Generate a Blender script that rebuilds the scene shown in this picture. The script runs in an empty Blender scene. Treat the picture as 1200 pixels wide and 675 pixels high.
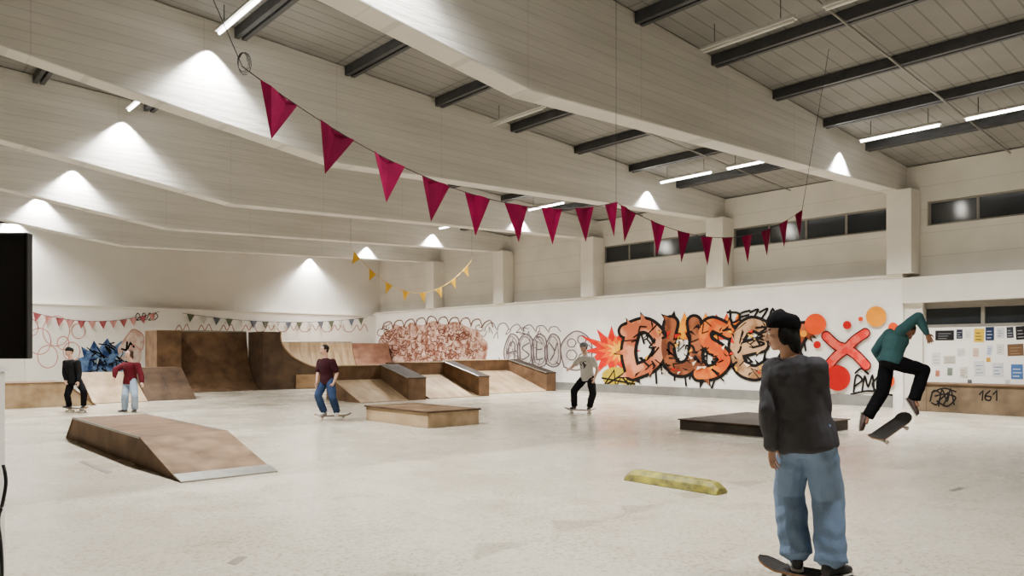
import bpy, bmesh, math, random
from mathutils import Vector, Matrix, noise
random.seed(7)
SC = bpy.context.scene
COL = SC.collection
F = 870.0; HZ = 412.0; CH = 1.5
YAW = math.radians(41.9); S_ = math.sin(YAW); C_ = math.cos(YAW)

# ------------------------------------------------------------------ mapping
def uv2w(u, d, z): return Vector((d*S_+u*C_, d*C_-u*S_, z))
def W(px, py, d): return uv2w((px-600)/F*d, d, CH-(py-HZ)*d/F)
def G(px, py):
    d = F*CH/(py-HZ); return uv2w((px-600)/F*d, d, 0)
def on_x(px, py, X):
    k = (px-600)/F; d = X/(S_+C_*k); return Vector((X, d*(C_-S_*k), CH-(py-HZ)*d/F))
def on_y(px, py, Y):
    k = (px-600)/F; d = Y/(C_-S_*k); return Vector((d*(S_+C_*k), Y, CH-(py-HZ)*d/F))

# ------------------------------------------------------------------ materials
def lin(c):
    o = []
    for v in c[:3]:
        v /= 255.0
        o.append(v/12.92 if v <= .04045 else ((v+.055)/1.055)**2.4)
    return o+[1.0]
MATS = {}
def mat(name, col, rough=.6, var=.12, scale=3., bump=0., metal=0., stretch=(1,1,1), col2=None, emis=0., lines=None, detail=5, bscale=None, spec=.5, edge=.18):
    if name in MATS: return MATS[name]
    m = bpy.data.materials.new(name); m.use_nodes = True
    nt = m.node_tree; N = nt.nodes; L = nt.links
    b = N['Principled BSDF']
    b.inputs['Roughness'].default_value = rough; b.inputs['Metallic'].default_value = metal; b.inputs['Specular IOR Level'].default_value = spec
    c = lin(col)
    tc = N.new('ShaderNodeTexCoord'); mp = N.new('ShaderNodeMapping'); mp.inputs['Scale'].default_value = stretch
    L.new(tc.outputs['Object'], mp.inputs['Vector'])
    nz = N.new('ShaderNodeTexNoise'); nz.inputs['Scale'].default_value = scale; nz.inputs['Detail'].default_value = detail
    L.new(mp.outputs['Vector'], nz.inputs['Vector'])
    rp = N.new('ShaderNodeValToRGB')
    rp.color_ramp.elements[0].position = .5-edge; rp.color_ramp.elements[1].position = .5+edge
    if col2: a, d = c, lin(col2)
    else: a = [v*(1-var) for v in c[:3]]+[1]; d = [min(1, v*(1+var)) for v in c[:3]]+[1]
    rp.color_ramp.elements[0].color = a; rp.color_ramp.elements[1].color = d
    L.new(nz.outputs['Fac'], rp.inputs['Fac'])
    out = rp.outputs['Color']
    for (ax, per, wid, dark) in (lines or []):
        sp = N.new('ShaderNodeSeparateXYZ'); L.new(tc.outputs['Object'], sp.inputs[0])
        m1 = N.new('ShaderNodeMath'); m1.operation = 'DIVIDE'; m1.inputs[1].default_value = per; L.new(sp.outputs[ax], m1.inputs[0])
        m2 = N.new('ShaderNodeMath'); m2.operation = 'FRACT'; L.new(m1.outputs[0], m2.inputs[0])
        m3 = N.new('ShaderNodeMath'); m3.operation = 'LESS_THAN'; m3.inputs[1].default_value = wid/per; L.new(m2.outputs[0], m3.inputs[0])
        mx = N.new('ShaderNodeMixRGB'); mx.blend_type = 'MULTIPLY'; mx.inputs[2].default_value = (dark, dark, dark, 1)
        L.new(m3.outputs[0], mx.inputs[0]); L.new(out, mx.inputs[1]); out = mx.outputs[0]
    L.new(out, b.inputs['Base Color'])
    if bump:
        n2 = N.new('ShaderNodeTexNoise'); n2.inputs['Scale'].default_value = bscale or scale*4; n2.inputs['Detail'].default_value = 4
        L.new(mp.outputs['Vector'], n2.inputs['Vector'])
        bp = N.new('ShaderNodeBump'); bp.inputs['Strength'].default_value = bump; bp.inputs['Distance'].default_value = .02
        L.new(n2.outputs['Fac'], bp.inputs['Height']); L.new(bp.outputs['Normal'], b.inputs['Normal'])
    if emis:
        b.inputs['Emission Color'].default_value = (1, .98, .95, 1); b.inputs['Emission Strength'].default_value = emis
    MATS[name] = m
    return m

def floor_mat():
    m = bpy.data.materials.new('speckled_floor'); m.use_nodes = True
    nt = m.node_tree; N = nt.nodes; L = nt.links; b = N['Principled BSDF']
    tc = N.new('ShaderNodeTexCoord')
    def nz(s, d=4, rough=.5):
        n = N.new('ShaderNodeTexNoise'); n.inputs['Scale'].default_value = s; n.inputs['Detail'].default_value = d
        n.inputs['Roughness'].default_value = rough
        L.new(tc.outputs['Object'], n.inputs['Vector']); return n
    def ramp(f, p0, c0, p1, c1):
        r = N.new('ShaderNodeValToRGB'); e = r.color_ramp.elements
        e[0].position, e[0].color, e[1].position, e[1].color = p0, c0, p1, c1
        L.new(f, r.inputs['Fac']); return r.outputs['Color']
    def mul(a, c, f=1):
        x = N.new('ShaderNodeMixRGB'); x.blend_type = 'MULTIPLY'; x.inputs[0].default_value = f
        L.new(a, x.inputs[1]); L.new(c, x.inputs[2]); return x.outputs[0]
    base = ramp(nz(.3, 6).outputs['Fac'], .3, lin((182, 173, 154)), .7, lin((204, 196, 179)))
    sp = ramp(nz(26, 3, .7).outputs['Fac'], .38, (.5, .48, .44, 1), .48, (1, 1, 1, 1))
    st = ramp(nz(1.6, 9, .75).outputs['Fac'], .36, (.66, .62, .56, 1), .47, (1, 1, 1, 1))
    vo = N.new('ShaderNodeTexVoronoi'); vo.feature = 'DISTANCE_TO_EDGE'; vo.inputs['Scale'].default_value = 3.6
    nd = nz(2.5, 6); mp = N.new('ShaderNodeMixRGB'); mp.inputs[0].default_value = .4
    L.new(tc.outputs['Object'], mp.inputs[1]); L.new(nd.outputs['Color'], mp.inputs[2]); L.new(mp.outputs[0], vo.inputs['Vector'])
    ck = ramp(vo.outputs['Distance'], .0, (.5, .47, .42, 1), .012, (1, 1, 1, 1))
    c = mul(mul(mul(base, sp, .7), st, .5), ck, .3)
    L.new(c, b.inputs['Base Color'])
    rr = ramp(nz(1.2, 5).outputs['Fac'], .3, (.17, .17, .17, 1), .7, (.34, .34, .34, 1)); L.new(rr, b.inputs['Roughness'])
    return m

# ------------------------------------------------------------------ mesh builder
def lrm(o):
    m = Matrix.Identity(4)
    while o:
        m = Matrix.Translation(o.location) @ o.rotation_euler.to_matrix().to_4x4() @ m; o = o.parent
    return m
class MB:
    def __init__(s): s.v = []; s.f = []
    def add(s, vs, fs):
        k = len(s.v); s.v += [Vector(v) for v in vs]; s.f += [tuple(i+k for i in f) for f in fs]
        return s
    def box(s, x0, x1, y0, y1, z0, z1):
        return s.add([(x0,y0,z0),(x1,y0,z0),(x1,y1,z0),(x0,y1,z0),(x0,y0,z1),(x1,y0,z1),(x1,y1,z1),(x0,y1,z1)],
              [(0,3,2,1),(4,5,6,7),(0,1,5,4),(1,2,6,5),(2,3,7,6),(3,0,4,7)])
    def prism(s, A, B):
        n = len(A)
        return s.add(list(A)+list(B), [tuple(range(n)), tuple(range(2*n-1, n-1, -1))]+[(i, (i+1) % n, n+(i+1) % n, n+i) for i in range(n)])
    def prism_x(s, prof, x0, x1): return s.prism([(x0, y, z) for y, z in prof], [(x1, y, z) for y, z in prof])
    def prism_y(s, prof, y0, y1): return s.prism([(x, y0, z) for x, z in prof], [(x, y1, z) for x, z in prof])
    def loft(s, rings, cap=True):
        n = len(rings[0]); vs = [v for r in rings for v in r]; fs = []
        for j in range(len(rings)-1):
            for i in range(n): fs.append((j*n+i, j*n+(i+1) % n, (j+1)*n+(i+1) % n, (j+1)*n+i))
        if cap: fs.append(tuple(range(n-1, -1, -1))); fs.append(tuple((len(rings)-1)*n+i for i in range(n)))
        return s.add(vs, fs)
    def tube(s, p0, p1, r0, r1=None, n=10):
        p0 = Vector(p0); p1 = Vector(p1); r1 = r0 if r1 is None else r1
        d = (p1-p0)
        if d.length < 1e-6: return s
        d.normalize(); a = d.orthogonal().normalized(); b = d.cross(a)
        rg = lambda p, r: [p+(a*math.cos(t*2*math.pi/n)+b*math.sin(t*2*math.pi/n))*r for t in range(n)]
        return s.loft([rg(p0, r0), rg(p1, r1)])
    def path(s, pts, r, n=6):
        pts = [Vector(p) for p in pts]; rings = []
        for i, p in enumerate(pts):
            d = (pts[min(i+1, len(pts)-1)]-pts[max(i-1, 0)]).normalized()
            a = Vector((0,0,1)) if abs(d.z) < .9 else Vector((1,0,0))
            a = (a-d*a.dot(d)).normalized(); b = d.cross(a)
            rings.append([p+(a*math.cos(t*2*math.pi/n)+b*math.sin(t*2*math.pi/n))*r for t in range(n)])
        return s.loft(rings)
    def ell(s, c, A, B, Cc, n=14, m=9):
        c = Vector(c); A = Vector(A); B = Vector(B); Cc = Vector(Cc); rings = []
        for j in range(1, m):
            ph = -math.pi/2+math.pi*j/m
            rings.append([c+(A*math.cos(t*2*math.pi/n)+B*math.sin(t*2*math.pi/n))*math.cos(ph)+Cc*math.sin(ph) for t in range(n)])
        return s.loft(rings)
    def chain(s, pr, n=12):
        for p, r in pr: s.ell(p, (r,0,0), (0,r,0), (0,0,r), n, 8)
        for (p, r), (q, t) in zip(pr, pr[1:]): s.tube(p, q, r, t, n)
        return s
    def mesh(s, name):
        me = bpy.data.meshes.new(name); me.from_pydata([tuple(v) for v in s.v], [], s.f)
        bm = bmesh.new(); bm.from_mesh(me); bmesh.ops.recalc_face_normals(bm, faces=bm.faces); bm.to_mesh(me); bm.free()
        return me
    def build(s, name, m, parent=None, local=False, smooth=False, bevel=0.):
        if not local:
            if parent: inv = lrm(parent).inverted(); s.v = [inv @ v for v in s.v]
            else:
                lo = [min(v[i] for v in s.v) for i in range(3)]; hi = [max(v[i] for v in s.v) for i in range(3)]
                org = Vector(((lo[0]+hi[0])/2, (lo[1]+hi[1])/2, lo[2])); s.v = [v-org for v in s.v]
        o = bpy.data.objects.new(name, s.mesh(name)); COL.objects.link(o)
        if not local and not parent: o.location = org
        if parent: o.parent = parent
        o.data.materials.append(m)
        if smooth:
            for p in o.data.polygons: p.use_smooth = True
        if bevel:
            b = o.modifiers.new('bevel', 'BEVEL'); b.width = bevel; b.segments = 2; b.limit_method = 'ANGLE'
        return o
def tag(o, label=None, cat=None, group=None, kind=None):
    if label: o['label'] = label
    if cat: o['category'] = cat
    if group: o['group'] = group
    if kind: o['kind'] = kind
    return o
def empty(name, loc, rot=(0,0,0)):
    o = bpy.data.objects.new(name, None); COL.objects.link(o); o.location = loc; o.rotation_euler = rot
    o.empty_display_size = .1
    return o
def struct(name, mb, m, label, cat, parent=None, **k):
    o = mb.build(name, m, parent, **k)
    if not parent: tag(o, label, cat, kind='structure')
    return o
def copy_tree(o, parent=None):
    c = o.copy(); COL.objects.link(c); c.parent = parent
    for ch in list(o.children): copy_tree(ch, c)
    return c
def remesh(mb, name, voxel, it=4):
    o = bpy.data.objects.new('tmp', mb.mesh('tmp')); COL.objects.link(o)
    r = o.modifiers.new('r', 'REMESH'); r.mode = 'VOXEL'; r.voxel_size = voxel
    sm = o.modifiers.new('s', 'SMOOTH'); sm.factor = .5; sm.iterations = it
    dg = bpy.context.evaluated_depsgraph_get(); dg.update()
    me = bpy.data.meshes.new_from_object(o.evaluated_get(dg)); me.name = name
    bpy.data.objects.remove(o)
    for p in me.polygons: p.use_smooth = True
    return me
def cr(pts, n=8, closed=False):
    P = [Vector(p) for p in pts]; out = []; k = len(P)
    rng = range(k) if closed else range(k-1)
    for i in rng:
        if closed: a, b, c, d = P[(i-1) % k], P[i], P[(i+1) % k], P[(i+2) % k]
        else: a, b, c, d = P[max(i-1, 0)], P[i], P[i+1], P[min(i+2, k-1)]
        for j in range(n):
            t = j/n
            out.append(.5*((2*b)+(c-a)*t+(2*a-5*b+4*c-d)*t*t+(3*b-a-3*c+d)*t**3))
    if not closed: out.append(P[-1])
    return out

# ------------------------------------------------------------------ palette
M_floor = floor_mat()
M_conc = mat('painted_concrete', (198,195,187), .75, .1, 1.2, bump=.35, stretch=(.3,1,3), lines=[('Z', .16, .014, .81), ('X', 2.6, .016, .82)])
M_smooth = mat('smooth_cream_wall', (216,212,203), .75, .04, 1.0, bump=.05)
M_wall = mat('white_panel_wall', (234,231,223), .6, .05, 1.5, bump=.05, lines=[])
M_cream = mat('cream_upper_wall', (210,205,193), .75, .06, 1.2, bump=.1, lines=[('Z', .62, .02, .8)])
M_trim = mat('cream_trim', (216,211,200), .7, .05, 2)
M_ceil = mat('ceiling_panels', (128,126,122), .8, .12, .8, lines=[('Y', .3, .03, .62), ('X', 2.24, .05, .7)])
M_steel = mat('dark_steel', (62,63,66), .5, .2, 4, metal=.2)
M_grey = mat('grey_base_paint', (120,118,112), .6, .15, 3)
M_pane = mat('night_glass', (38,42,46), .12, .2, 1)
M_frame = mat('window_frame_paint', (120,116,108), .5, .1, 4)
M_brown = mat('worn_brown_board', (78,58,42), .65, .3, 2.6, col2=(118,91,66), bump=.05, detail=11, spec=.2, edge=.2)
M_dark = mat('dark_brown_board', (60,46,35), .65, .3, 3, col2=(90,70,52), bump=.05, detail=11, spec=.2, edge=.22, lines=[('X', 1.22, .014, .5)])
M_cap = mat('black_brown_cap', (36,29,25), .65, .3, 2.5, col2=(62,50,40), detail=10, spec=.2)
M_ply = mat('light_plywood', (142,118,88), .6, .2, 3, col2=(186,162,130), bump=.04, detail=11, stretch=(1,.3,1), spec=.2, edge=.18)
M_tan = mat('tan_plywood', (112,87,61), .6, .2, 3, col2=(154,125,92), bump=.04, detail=11, stretch=(.4,1,1), spec=.2, edge=.18)
M_top = mat('worn_ramp_top', (90,70,52), .7, .2, 2.6, col2=(134,110,84), bump=.04, detail=11, spec=.12, edge=.18)
M_curve = mat('curved_plywood', (128,104,76), .6, .2, 1.6, col2=(178,153,120), bump=.04, detail=10, stretch=(3,.4,.6), spec=.2, edge=.18, lines=[('X', 1.22, .02, .6)])
M_met = mat('worn_metal', (150,148,142), .35, .15, 8, metal=.8)
M_blackbox = mat('black_ledge_board', (34,30,27), .65, .3, 3, col2=(66,57,49), detail=8, spec=.2)
M_ledge = mat('grey_brown_ledge', (82,69,54), .65, .3, 2.5, col2=(118,100,78), bump=.05, detail=9, spec=.2, lines=[('Y', 2.4, .02, .6)])
M_black = mat('matte_black', (18,18,20), .6, .2, 8)
M_white = mat('white_laminate', (226,224,218), .5, .04, 3)

# ------------------------------------------------------------------ room
XW = 20.9; YB = 34.1
BY = [-3.6, 1.7, 7.8, 13.4, 18.9, 24.0, 29.0]
def zc(x): return 6.5+.055*(21.4-x)
struct('floor', MB().box(-7.4, 22, -7.4, 35, -.2, 0), M_floor, 'pale speckled hall floor', 'floor')
struct('ceiling', MB().prism_y([(-7.4, zc(-7.4)), (22, zc(22)), (22, zc(22)+.2), (-7.4, zc(-7.4)+.2)], -7.4, 35), M_ceil, 'grey panel ceiling between concrete beams', 'ceiling')
struct('wall_left', MB().box(-7.4, -7, -7, 35, 0, zc(-7.4)-.01), M_cream, 'cream side wall', 'wall')
struct('wall_front', MB().box(-7.4, 22, -7.4, -7, 0, zc(22)-.01), M_cream, 'cream end wall', 'wall')
struct('wall_back', MB().box(-7, 22, YB+.35, 35, 0, zc(22)-.02), M_smooth, 'upper cream end wall behind the ramps', 'wall')
struct('wall_back_panel', MB().box(5.2, XW, YB, YB+.35, 0, 3.35), M_wall, 'low white end wall with bunting', 'wall')
YP = 7.74
struct('wall_right_panel', MB().box(XW, 21.5, YP, YB+.34, 0, 3.5), M_wall, 'long white graffiti wall', 'wall')
struct('trim_1', MB().box(XW-.06, 21.5, YP, YB, 3.5, 3.56), M_trim, 'coping along the top of the graffiti wall', 'trim')
struct('trim_2', MB().box(5.2, XW-.07, YB-.05, YB+.35, 3.35, 3.4), M_trim, 'coping along the top of the end wall', 'trim')
struct('trim_4', MB().box(20.95, 21.5, 7.28, YP-.005, 0, 2.78), M_trim, 'pilaster at the end of the graffiti wall', 'trim')
struct('baseboard_right', MB().box(XW-.05, XW, 8.0, 23.5, 0, .3), M_grey, 'grey base strip of graffiti wall', 'baseboard')
wz0, wz1 = 4.83, 5.48
wins = [(-1.0, 2.0), (2.7, 7.3), (8.25, 13.1), (13.95, 18.6)]
mb = MB().box(21.35, 21.8, -7, YB+.35, 3.4, wz0).box(21.35, 21.8, -7, YB+.35, wz1, zc(21.8)-.01)
ys = [-7]+[v for w in wins for v in w]+[YB+.35]
for i in range(0, len(ys), 2): mb.box(21.35, 21.8, ys[i], ys[i+1], wz0, wz1)
struct('wall_right', mb, M_cream, 'cream upper side wall with window strip', 'wall')
wn = 0
for y0, y1 in wins:
    wn += 1
    r = empty('window_%d' % wn, (21.5, (y0+y1)/2, wz0)); tag(r, 'dark clerestory window strip number %d above the side wall' % wn, 'window', kind='structure')
    n = 4; fr = MB()
    fr.box(21.42, 21.52, y0, y1, wz0, wz0+.05).box(21.42, 21.52, y0, y1, wz1-.05, wz1)
    for k in range(n+1):
        y = y0+(y1-y0-.06)*k/n; fr.box(21.42, 21.52, y, y+.06, wz0+.05, wz1-.05)
    fr.build('window_frame', M_frame, r)
    for k in range(n):
        a = y0+(y1-y0-.06)*k/n+.06; b = y0+(y1-y0-.06)*(k+1)/n
        MB().box(21.46, 21.48, a, b, wz0+.05, wz1-.05).build('pane', M_pane, r)
struct('wall_right_lower', MB().box(21.05, 21.5, -7, 7.28, 0, 2.12), M_wall, 'white wall with notices', 'wall')
struct('trim_3', MB().box(20.8, 21.5, -7, YP-.005, 2.78, 3.45), M_trim, 'cream lintel above low window', 'trim')
r = empty('window_5', (21.3, 3, 2.12)); tag(r, 'low dark window strip under the cream lintel', 'window', kind='structure')
fr = MB().box(21.1, 21.2, -7, 7.27, 2.12, 2.2).box(21.1, 21.2, -7, 7.27, 2.62, 2.78)
for k in range(9): fr.box(21.1, 21.2, -6.5+k*1.55, -6.42+k*1.55, 2.2, 2.62)
fr.build('window_frame', M_frame, r)
MB().box(21.2, 21.22, -7, 7.27, 2.2, 2.62).build('pane', M_pane, r)
for i, y in enumerate(BY[2:]):
    struct('concrete_column', MB().box(20.72, 21.34, y-.33, y+.3, 3.565, 5.79), M_trim, 'square cream column number %d along the side wall' % (i+1), 'column', bevel=.015)
ordw = ['over the camera', 'just ahead of the camera', 'nearest', 'second', 'third', 'fourth', 'fifth']
for i, y in enumerate(BY):
    prof = [(21.6, 5.8), (7.4, 5.27), (-5, 7.05), (-7, 7.1), (-7, zc(-7)-.01), (21.6, zc(21.6)-.01)]
    struct('concrete_beam', MB().prism_y(prof, y, y+.42), M_conc, '%s deep white concrete roof beam' % ordw[i], 'beam', bevel=.02)
for k in range(12):
    x = 18.8-2.24*k
    if x < -6.5: break
    z = zc(x+.1)-.005
    mb = MB()
    for a, b_ in ((x-.11, x-.025), (x+.025, x+.11)):
        mb.prism_y([(a, z), (b_, z), (b_, z-.03), (a+.025, z-.03), (a+.025, z-.15), (b_, z-.15), (b_, z-.18), (a, z-.18)], -6.9, YB+.3)
    mb.box(x-.112, x+.112, -6.85, -6.8, z-.16, z-.01)
    struct('ceiling_purlin', mb, M_steel, 'dark steel twin purlin line %d under the ceiling panels' % (k+1), 'purlin')
M_pipe = mat('grey_conduit', (128,126,120), .5, .1, 5, metal=.3)
for i, (x0, x1, y) in enumerate(((8.0, 20.9, 5.3), (8.2, 20.9, 10.9), (5.0, 20.9, 16.4))):
    tag(MB().tube((x0, y, zc(x0)-.24), (x1, y, zc(x1)-.24), .02, n=8).build('conduit_pipe', M_pipe, smooth=True), 'thin grey conduit pipe under ceiling, ' + ('before the nearest beam', 'behind the nearest beam', 'behind the second beam')[i], 'pipe', kind='structure')

# ------------------------------------------------------------------ lamps
M_tube = mat('lit_tube', (255,250,240), .4, .01, 1, emis=22)
M_off = mat('unlit_tube', (226,224,215), .4, .02, 1)
M_house = mat('lamp_housing', (205,203,196), .5, .05, 3)
LAMP_W = 196; SPOT_W = 2100
def lamp(x, y0, y1, lit, label, group, drop):
    z = zc(x)-drop; ym = (y0+y1)/2
    r = empty('strip_light', (x, ym, z)); tag(r, label, 'ceiling light', group)
    MB().prism_y([(x-.07, z+.03), (x+.07, z+.03), (x+.05, z+.09), (x-.05, z+.09)], y0, y1).build('housing', M_house, r)
    MB().tube((x, y0+.03, z+.005), (x, y1-.03, z+.005), .024, n=12).build('tube', M_tube if lit else M_off, r, smooth=True)
    for yy in (y0+.25, y1-.25): MB().tube((x, yy, z+.09), (x, yy, zc(x)-.002), .008, n=6).build('hanger', M_steel, r)
    if lit:
        l = bpy.data.lights.new('strip', 'AREA'); l.shape = 'RECTANGLE'; l.size = .1; l.size_y = y1-y0-.1; l.energy = LAMP_W; l.color = (1,.976,.932); l.spread = math.radians(122)
        o = bpy.data.objects.new('strip_glow', l); COL.objects.link(o); o.location = (x, ym, z-.03)
where = ['beam behind the camera', 'beam ahead of the camera, unseen and added to light the foreground', 'nearest beam', 'second beam', 'third beam', 'fourth beam', 'fifth beam', 'end wall']
faces = BY+[YB+.35]
for i in range(1, 8):
    yb = faces[i]
    for x, rn, lit in ((4.8, 'left row', 1), (17.3, 'right row', 1), (11.0, 'middle row', 0)):
        if i == 1 and not lit: continue  # lit lamps of this bay are out of view, added to light the foreground
        drop = .62 if (x < 6 and i >= 5) else .42
        for k in range(2 if i > 1 else 1):
            y1 = yb-.45-k*2.15; y0 = y1-1.7
            st = 'lit' if lit else 'unlit'
            lamp(x, y0, y1, lit, '%s strip light of the %s, %s lamp before the %s' % (st, rn, 'first' if k == 0 else 'second', where[i]), '%s strip lights, %s' % (st, rn), drop)
        if lit and i > 1:
            l = bpy.data.lights.new('scallop', 'SPOT'); l.energy = SPOT_W; l.spot_size = math.radians(94); l.spot_blend = .6; l.shadow_soft_size = .03; l.color = (1,.985,.95)
            o = bpy.data.objects.new('lamp_end_glow', l); COL.objects.link(o); o.location = (x, yb-.17, zc(x)-drop-.02)

# ------------------------------------------------------------------ ramps
def slab_x(mb, a, b, x0, x1, th=.015, ov=.0):
    a = Vector(a); b = Vector(b); d = (b-a).normalized(); n = Vector((-d.y, d.x))
    if n.y < 0: n = -n
    return mb.prism_x([tuple(a-d*ov), tuple(b+d*ov), tuple(b+d*ov+n*th), tuple(a-d*ov+n*th)], x0, x1)
def skin_prof(pts, th=.02):
    P = [Vector(p) for p in pts]; up = []
    for i, p in enumerate(P):
        d = (P[min(i+1, len(P)-1)]-P[max(i-1, 0)]).normalized(); n = Vector((-d.y, d.x)); up.append(p+n*th)
    return [tuple(p) for p in P]+[tuple(p) for p in reversed(up)]
def rail(r, p, q, rad, m):
    MB().tube(p, q, rad, n=8).build('edge_rail', m, r)
r = empty('funbox_ramp', (3.45, 11.9, 0)); tag(r, 'long low wooden funbox with sloping ramps at both ends', 'skate ramp')
P = [(8.95,0),(10.45,.37),(14.3,.37),(14.8,0)]
MB().prism_x(P, 2.87, 3.98).build('side_body', M_brown, r)
slab_x(MB(), P[0], P[1], 2.85, 4.0).build('ramp_face', M_top, r)
slab_x(MB(), P[1], P[2], 2.85, 4.0).build('top_panel', M_brown, r)
slab_x(MB(), P[3], P[2], 2.85, 4.0).build('ramp_face', M_top, r)
for x in (2.86, 3.99): rail(r, (x, 10.45, .375), (x, 14.3, .375), .018, M_met)
slab_x(MB(), (8.82, 0.0), (9.1, .05), 2.85, 4.0, .018).build('kick_plate', M_met, r)
r = empty('manual_box', (9.1, 13, 0)); tag(r, 'low square wooden box with pale plywood sides and worn brown top', 'skate box')
MB().box(8.46, 9.75, 11.89, 14.2, 0, .30).build('side_body', M_ply, r, bevel=.01)
MB().box(8.44, 9.77, 11.87, 14.22, .30, .325).build('top_panel', M_top, r)
rail(r, (8.435, 11.865, .315), (9.775, 11.865, .315), .018, M_dark); rail(r, (8.435, 11.865, .315), (8.435, 14.22, .315), .018, M_dark)
r = empty('ledge_platform', (13, 7.4, 0)); tag(r, 'very low black platform box on floor before the big mural', 'skate box')
MB().box(11.97, 14.38, 6.32, 8.5, 0, .18).build('side_body', M_blackbox, r, bevel=.01)
MB().box(11.95, 14.4, 6.3, 8.52, .18, .205).build('top_panel', M_cap, r)
rail(r, (11.95, 6.3, .195), (11.95, 8.52, .195), .014, M_dark); rail(r, (11.95, 6.3, .195), (14.4, 6.3, .195), .014, M_dark)
M_yel = mat('chipped_yellow_paint', (88,84,50), .6, .3, 9, col2=(164,156,54), bump=.3, detail=8)
pf = lambda y, k: [(6.74, y, 0), (6.96, y, 0), (6.96-.02*k, y, .08*k), (6.92-.02*k, y, .13*k), (6.78+.02*k, y, .13*k), (6.74+.02*k, y, .08*k)]
mb = MB().loft([pf(4.33, .45), pf(4.4, .9), pf(4.5, 1), pf(5.4, 1), pf(5.5, .9), pf(5.57, .45)])
tag(mb.build('parking_curb', M_yel, bevel=.01), 'chipped yellow concrete curb lying on the open floor', 'curb')
r = empty('wall_ledge', (20.6, 4.5, 0)); tag(r, 'long brown plywood ledge with black tags under the notices', 'skate box')
MB().box(20.15, 21.04, 1.0, 7.2, 0, .68).build('side_body', M_ledge, r, bevel=.01)
MB().box(20.12, 21.04, .98, 7.23, .68, .71).build('top_panel', M_brown, r)

def bank_unit(x0, x1, xh, yl, yt, zb, zp, zf, yb, label):
    r = empty('bank_ramp', ((x0+xh)/2, yt, 0)); tag(r, label, 'skate ramp', None)
    MB().prism_x([(yl, 0), (yt, zb), (yt, 0)], x0+.01, x1).build('side_body', M_brown, r)
    slab_x(MB(), (yl, 0), (yt, zb), x0, x1, .02).build('ramp_face', M_ply, r)
    MB().box(x0, xh, yt+.0, yb, 0, zp).build('platform', M_brown, r)
    MB().prism_x([(yl, 0), (yl, zf), (yt, zp), (yt, 0)], x1, xh).build('hubba_ledge', M_brown, r)
    slab_x(MB(), (yl, zf), (yt, zp), x1-.02, xh+.02, .03, .01).build('ledge_cap', M_cap, r)
    rail(r, (x1-.01, yl, zf+.02), (x1-.01, yt, zp+.02), .022, M_met)
    rail(r, (x0, yt, zp), (xh, yt, zp), .02, M_ply)
    return r
bank_unit(11.15, 12.8, 13.45, 19.0, 20.6, .6, 1.06, .67, 21.1, 'pale bank ramp with dark sloping ledge, left of the three')
bank_unit(13.75, 15.75, 16.2, 19.2, 21.2, .68, 1.13, .65, 21.8, 'pale bank ramp with dark sloping ledge, middle of the three')
bank_unit(16.5, 19.7, 20.2, 20.0, 22.2, .74, 1.17, .68, 22.9, 'pale bank ramp with dark ledge, against the side wall')

r = empty('end_bank', (3.9, 23.8, 0)); tag(r, 'low tan box with sloped end behind skater in black', 'skate ramp')
MB().prism_y([(1.6, 0), (1.6, .64), (4.4, .64), (5.15, 0)], 23.2, 24.6).build('side_body', M_ply, r)
MB().box(1.6, 4.42, 23.18, 24.62, .64, .67).build('top_panel', M_brown, r)
MB().prism_y([(4.4, .64), (4.44, .67), (5.22, .0), (5.15, 0)], 23.18, 24.62).build('ramp_face', M_brown, r)
r = empty('plywood_bank', (6, 24.8, 0)); tag(r, 'pale plywood bank behind skater in red jacket', 'skate ramp')
MB().prism_x([(23.9, 0), (25.6, .85), (25.6, 0)], 5.3, 6.72).build('side_body', M_tan, r)
slab_x(MB(), (23.9, 0), (25.6, .85), 5.28, 6.74, .02).build('ramp_face', M_ply, r)
r = empty('dark_bank', (7.5, 24.8, 0)); tag(r, 'dark brown steep wedge ramp right of pale plywood bank', 'skate ramp')
MB().prism_x([(24.05, 0), (25.5, .97), (26.2, .97), (26.2, 0)], 6.8, 8.2).build('side_body', M_brown, r)
slab_x(MB(), (24.05, 0), (25.5, .97), 6.78, 8.22, .02).build('ramp_face', M_dark, r)
MB().box(6.78, 8.22, 25.5, 26.22, .97, .99).build('top_panel', M_brown, r)
def arc(y0, z0, y1, z1, n=12):
    out = []
    for i in range(n+1):
        t = i/n*math.pi/2*.92
        out.append((y0+(y1-y0)*math.sin(t)/math.sin(math.pi/2*.92), z0+(z1-z0)*(1-math.cos(t))/(1-math.cos(math.pi/2*.92))))
    return out
def quarter_x(name, label, x0, x1, yl, yt, h, yb, ms, mf):
    r = empty(name, ((x0+x1)/2, (yl+yb)/2, 0)); tag(r, label, 'skate ramp')
    a = arc(yl, 0, yt, h)
    MB().prism_x(a+[(yb, h), (yb, 0)], x0+.01, x1-.01).build('side_body', ms, r)
    MB().prism_x(skin_prof(a), x0, x1).build('ramp_face', mf, r)
    MB().box(x0, x1, yt, yb, h, h+.02).build('deck', M_tan, r)
    MB().tube((x0, yt, h+.01), (x1, yt, h+.01), .03, n=8).build('coping', M_met, r)
    return r
quarter_x('quarter_pipe', 'tall dark brown quarter pipe standing before the end wall', 9.25, 12.0, 28.0, 29.4, 2.28, 31.2, M_brown, M_brown)
r = empty('platform_box', (8.8, 29.5, 0)); tag(r, 'tall narrow brown box at left edge of tall quarter pipe', 'skate box')
MB().box(8.35, 9.2, 28.5, 29.9, 0, 2.25).build('side_body', M_brown, r)
MB().box(8.33, 9.22, 28.48, 29.92, 2.25, 2.28).build('top_panel', M_tan, r)
r = empty('curved_ramp', (13.8, 29, 0)); tag(r, 'brown curved quarter pipe with low deck, seen from its side', 'skate ramp')
curve = []
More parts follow.
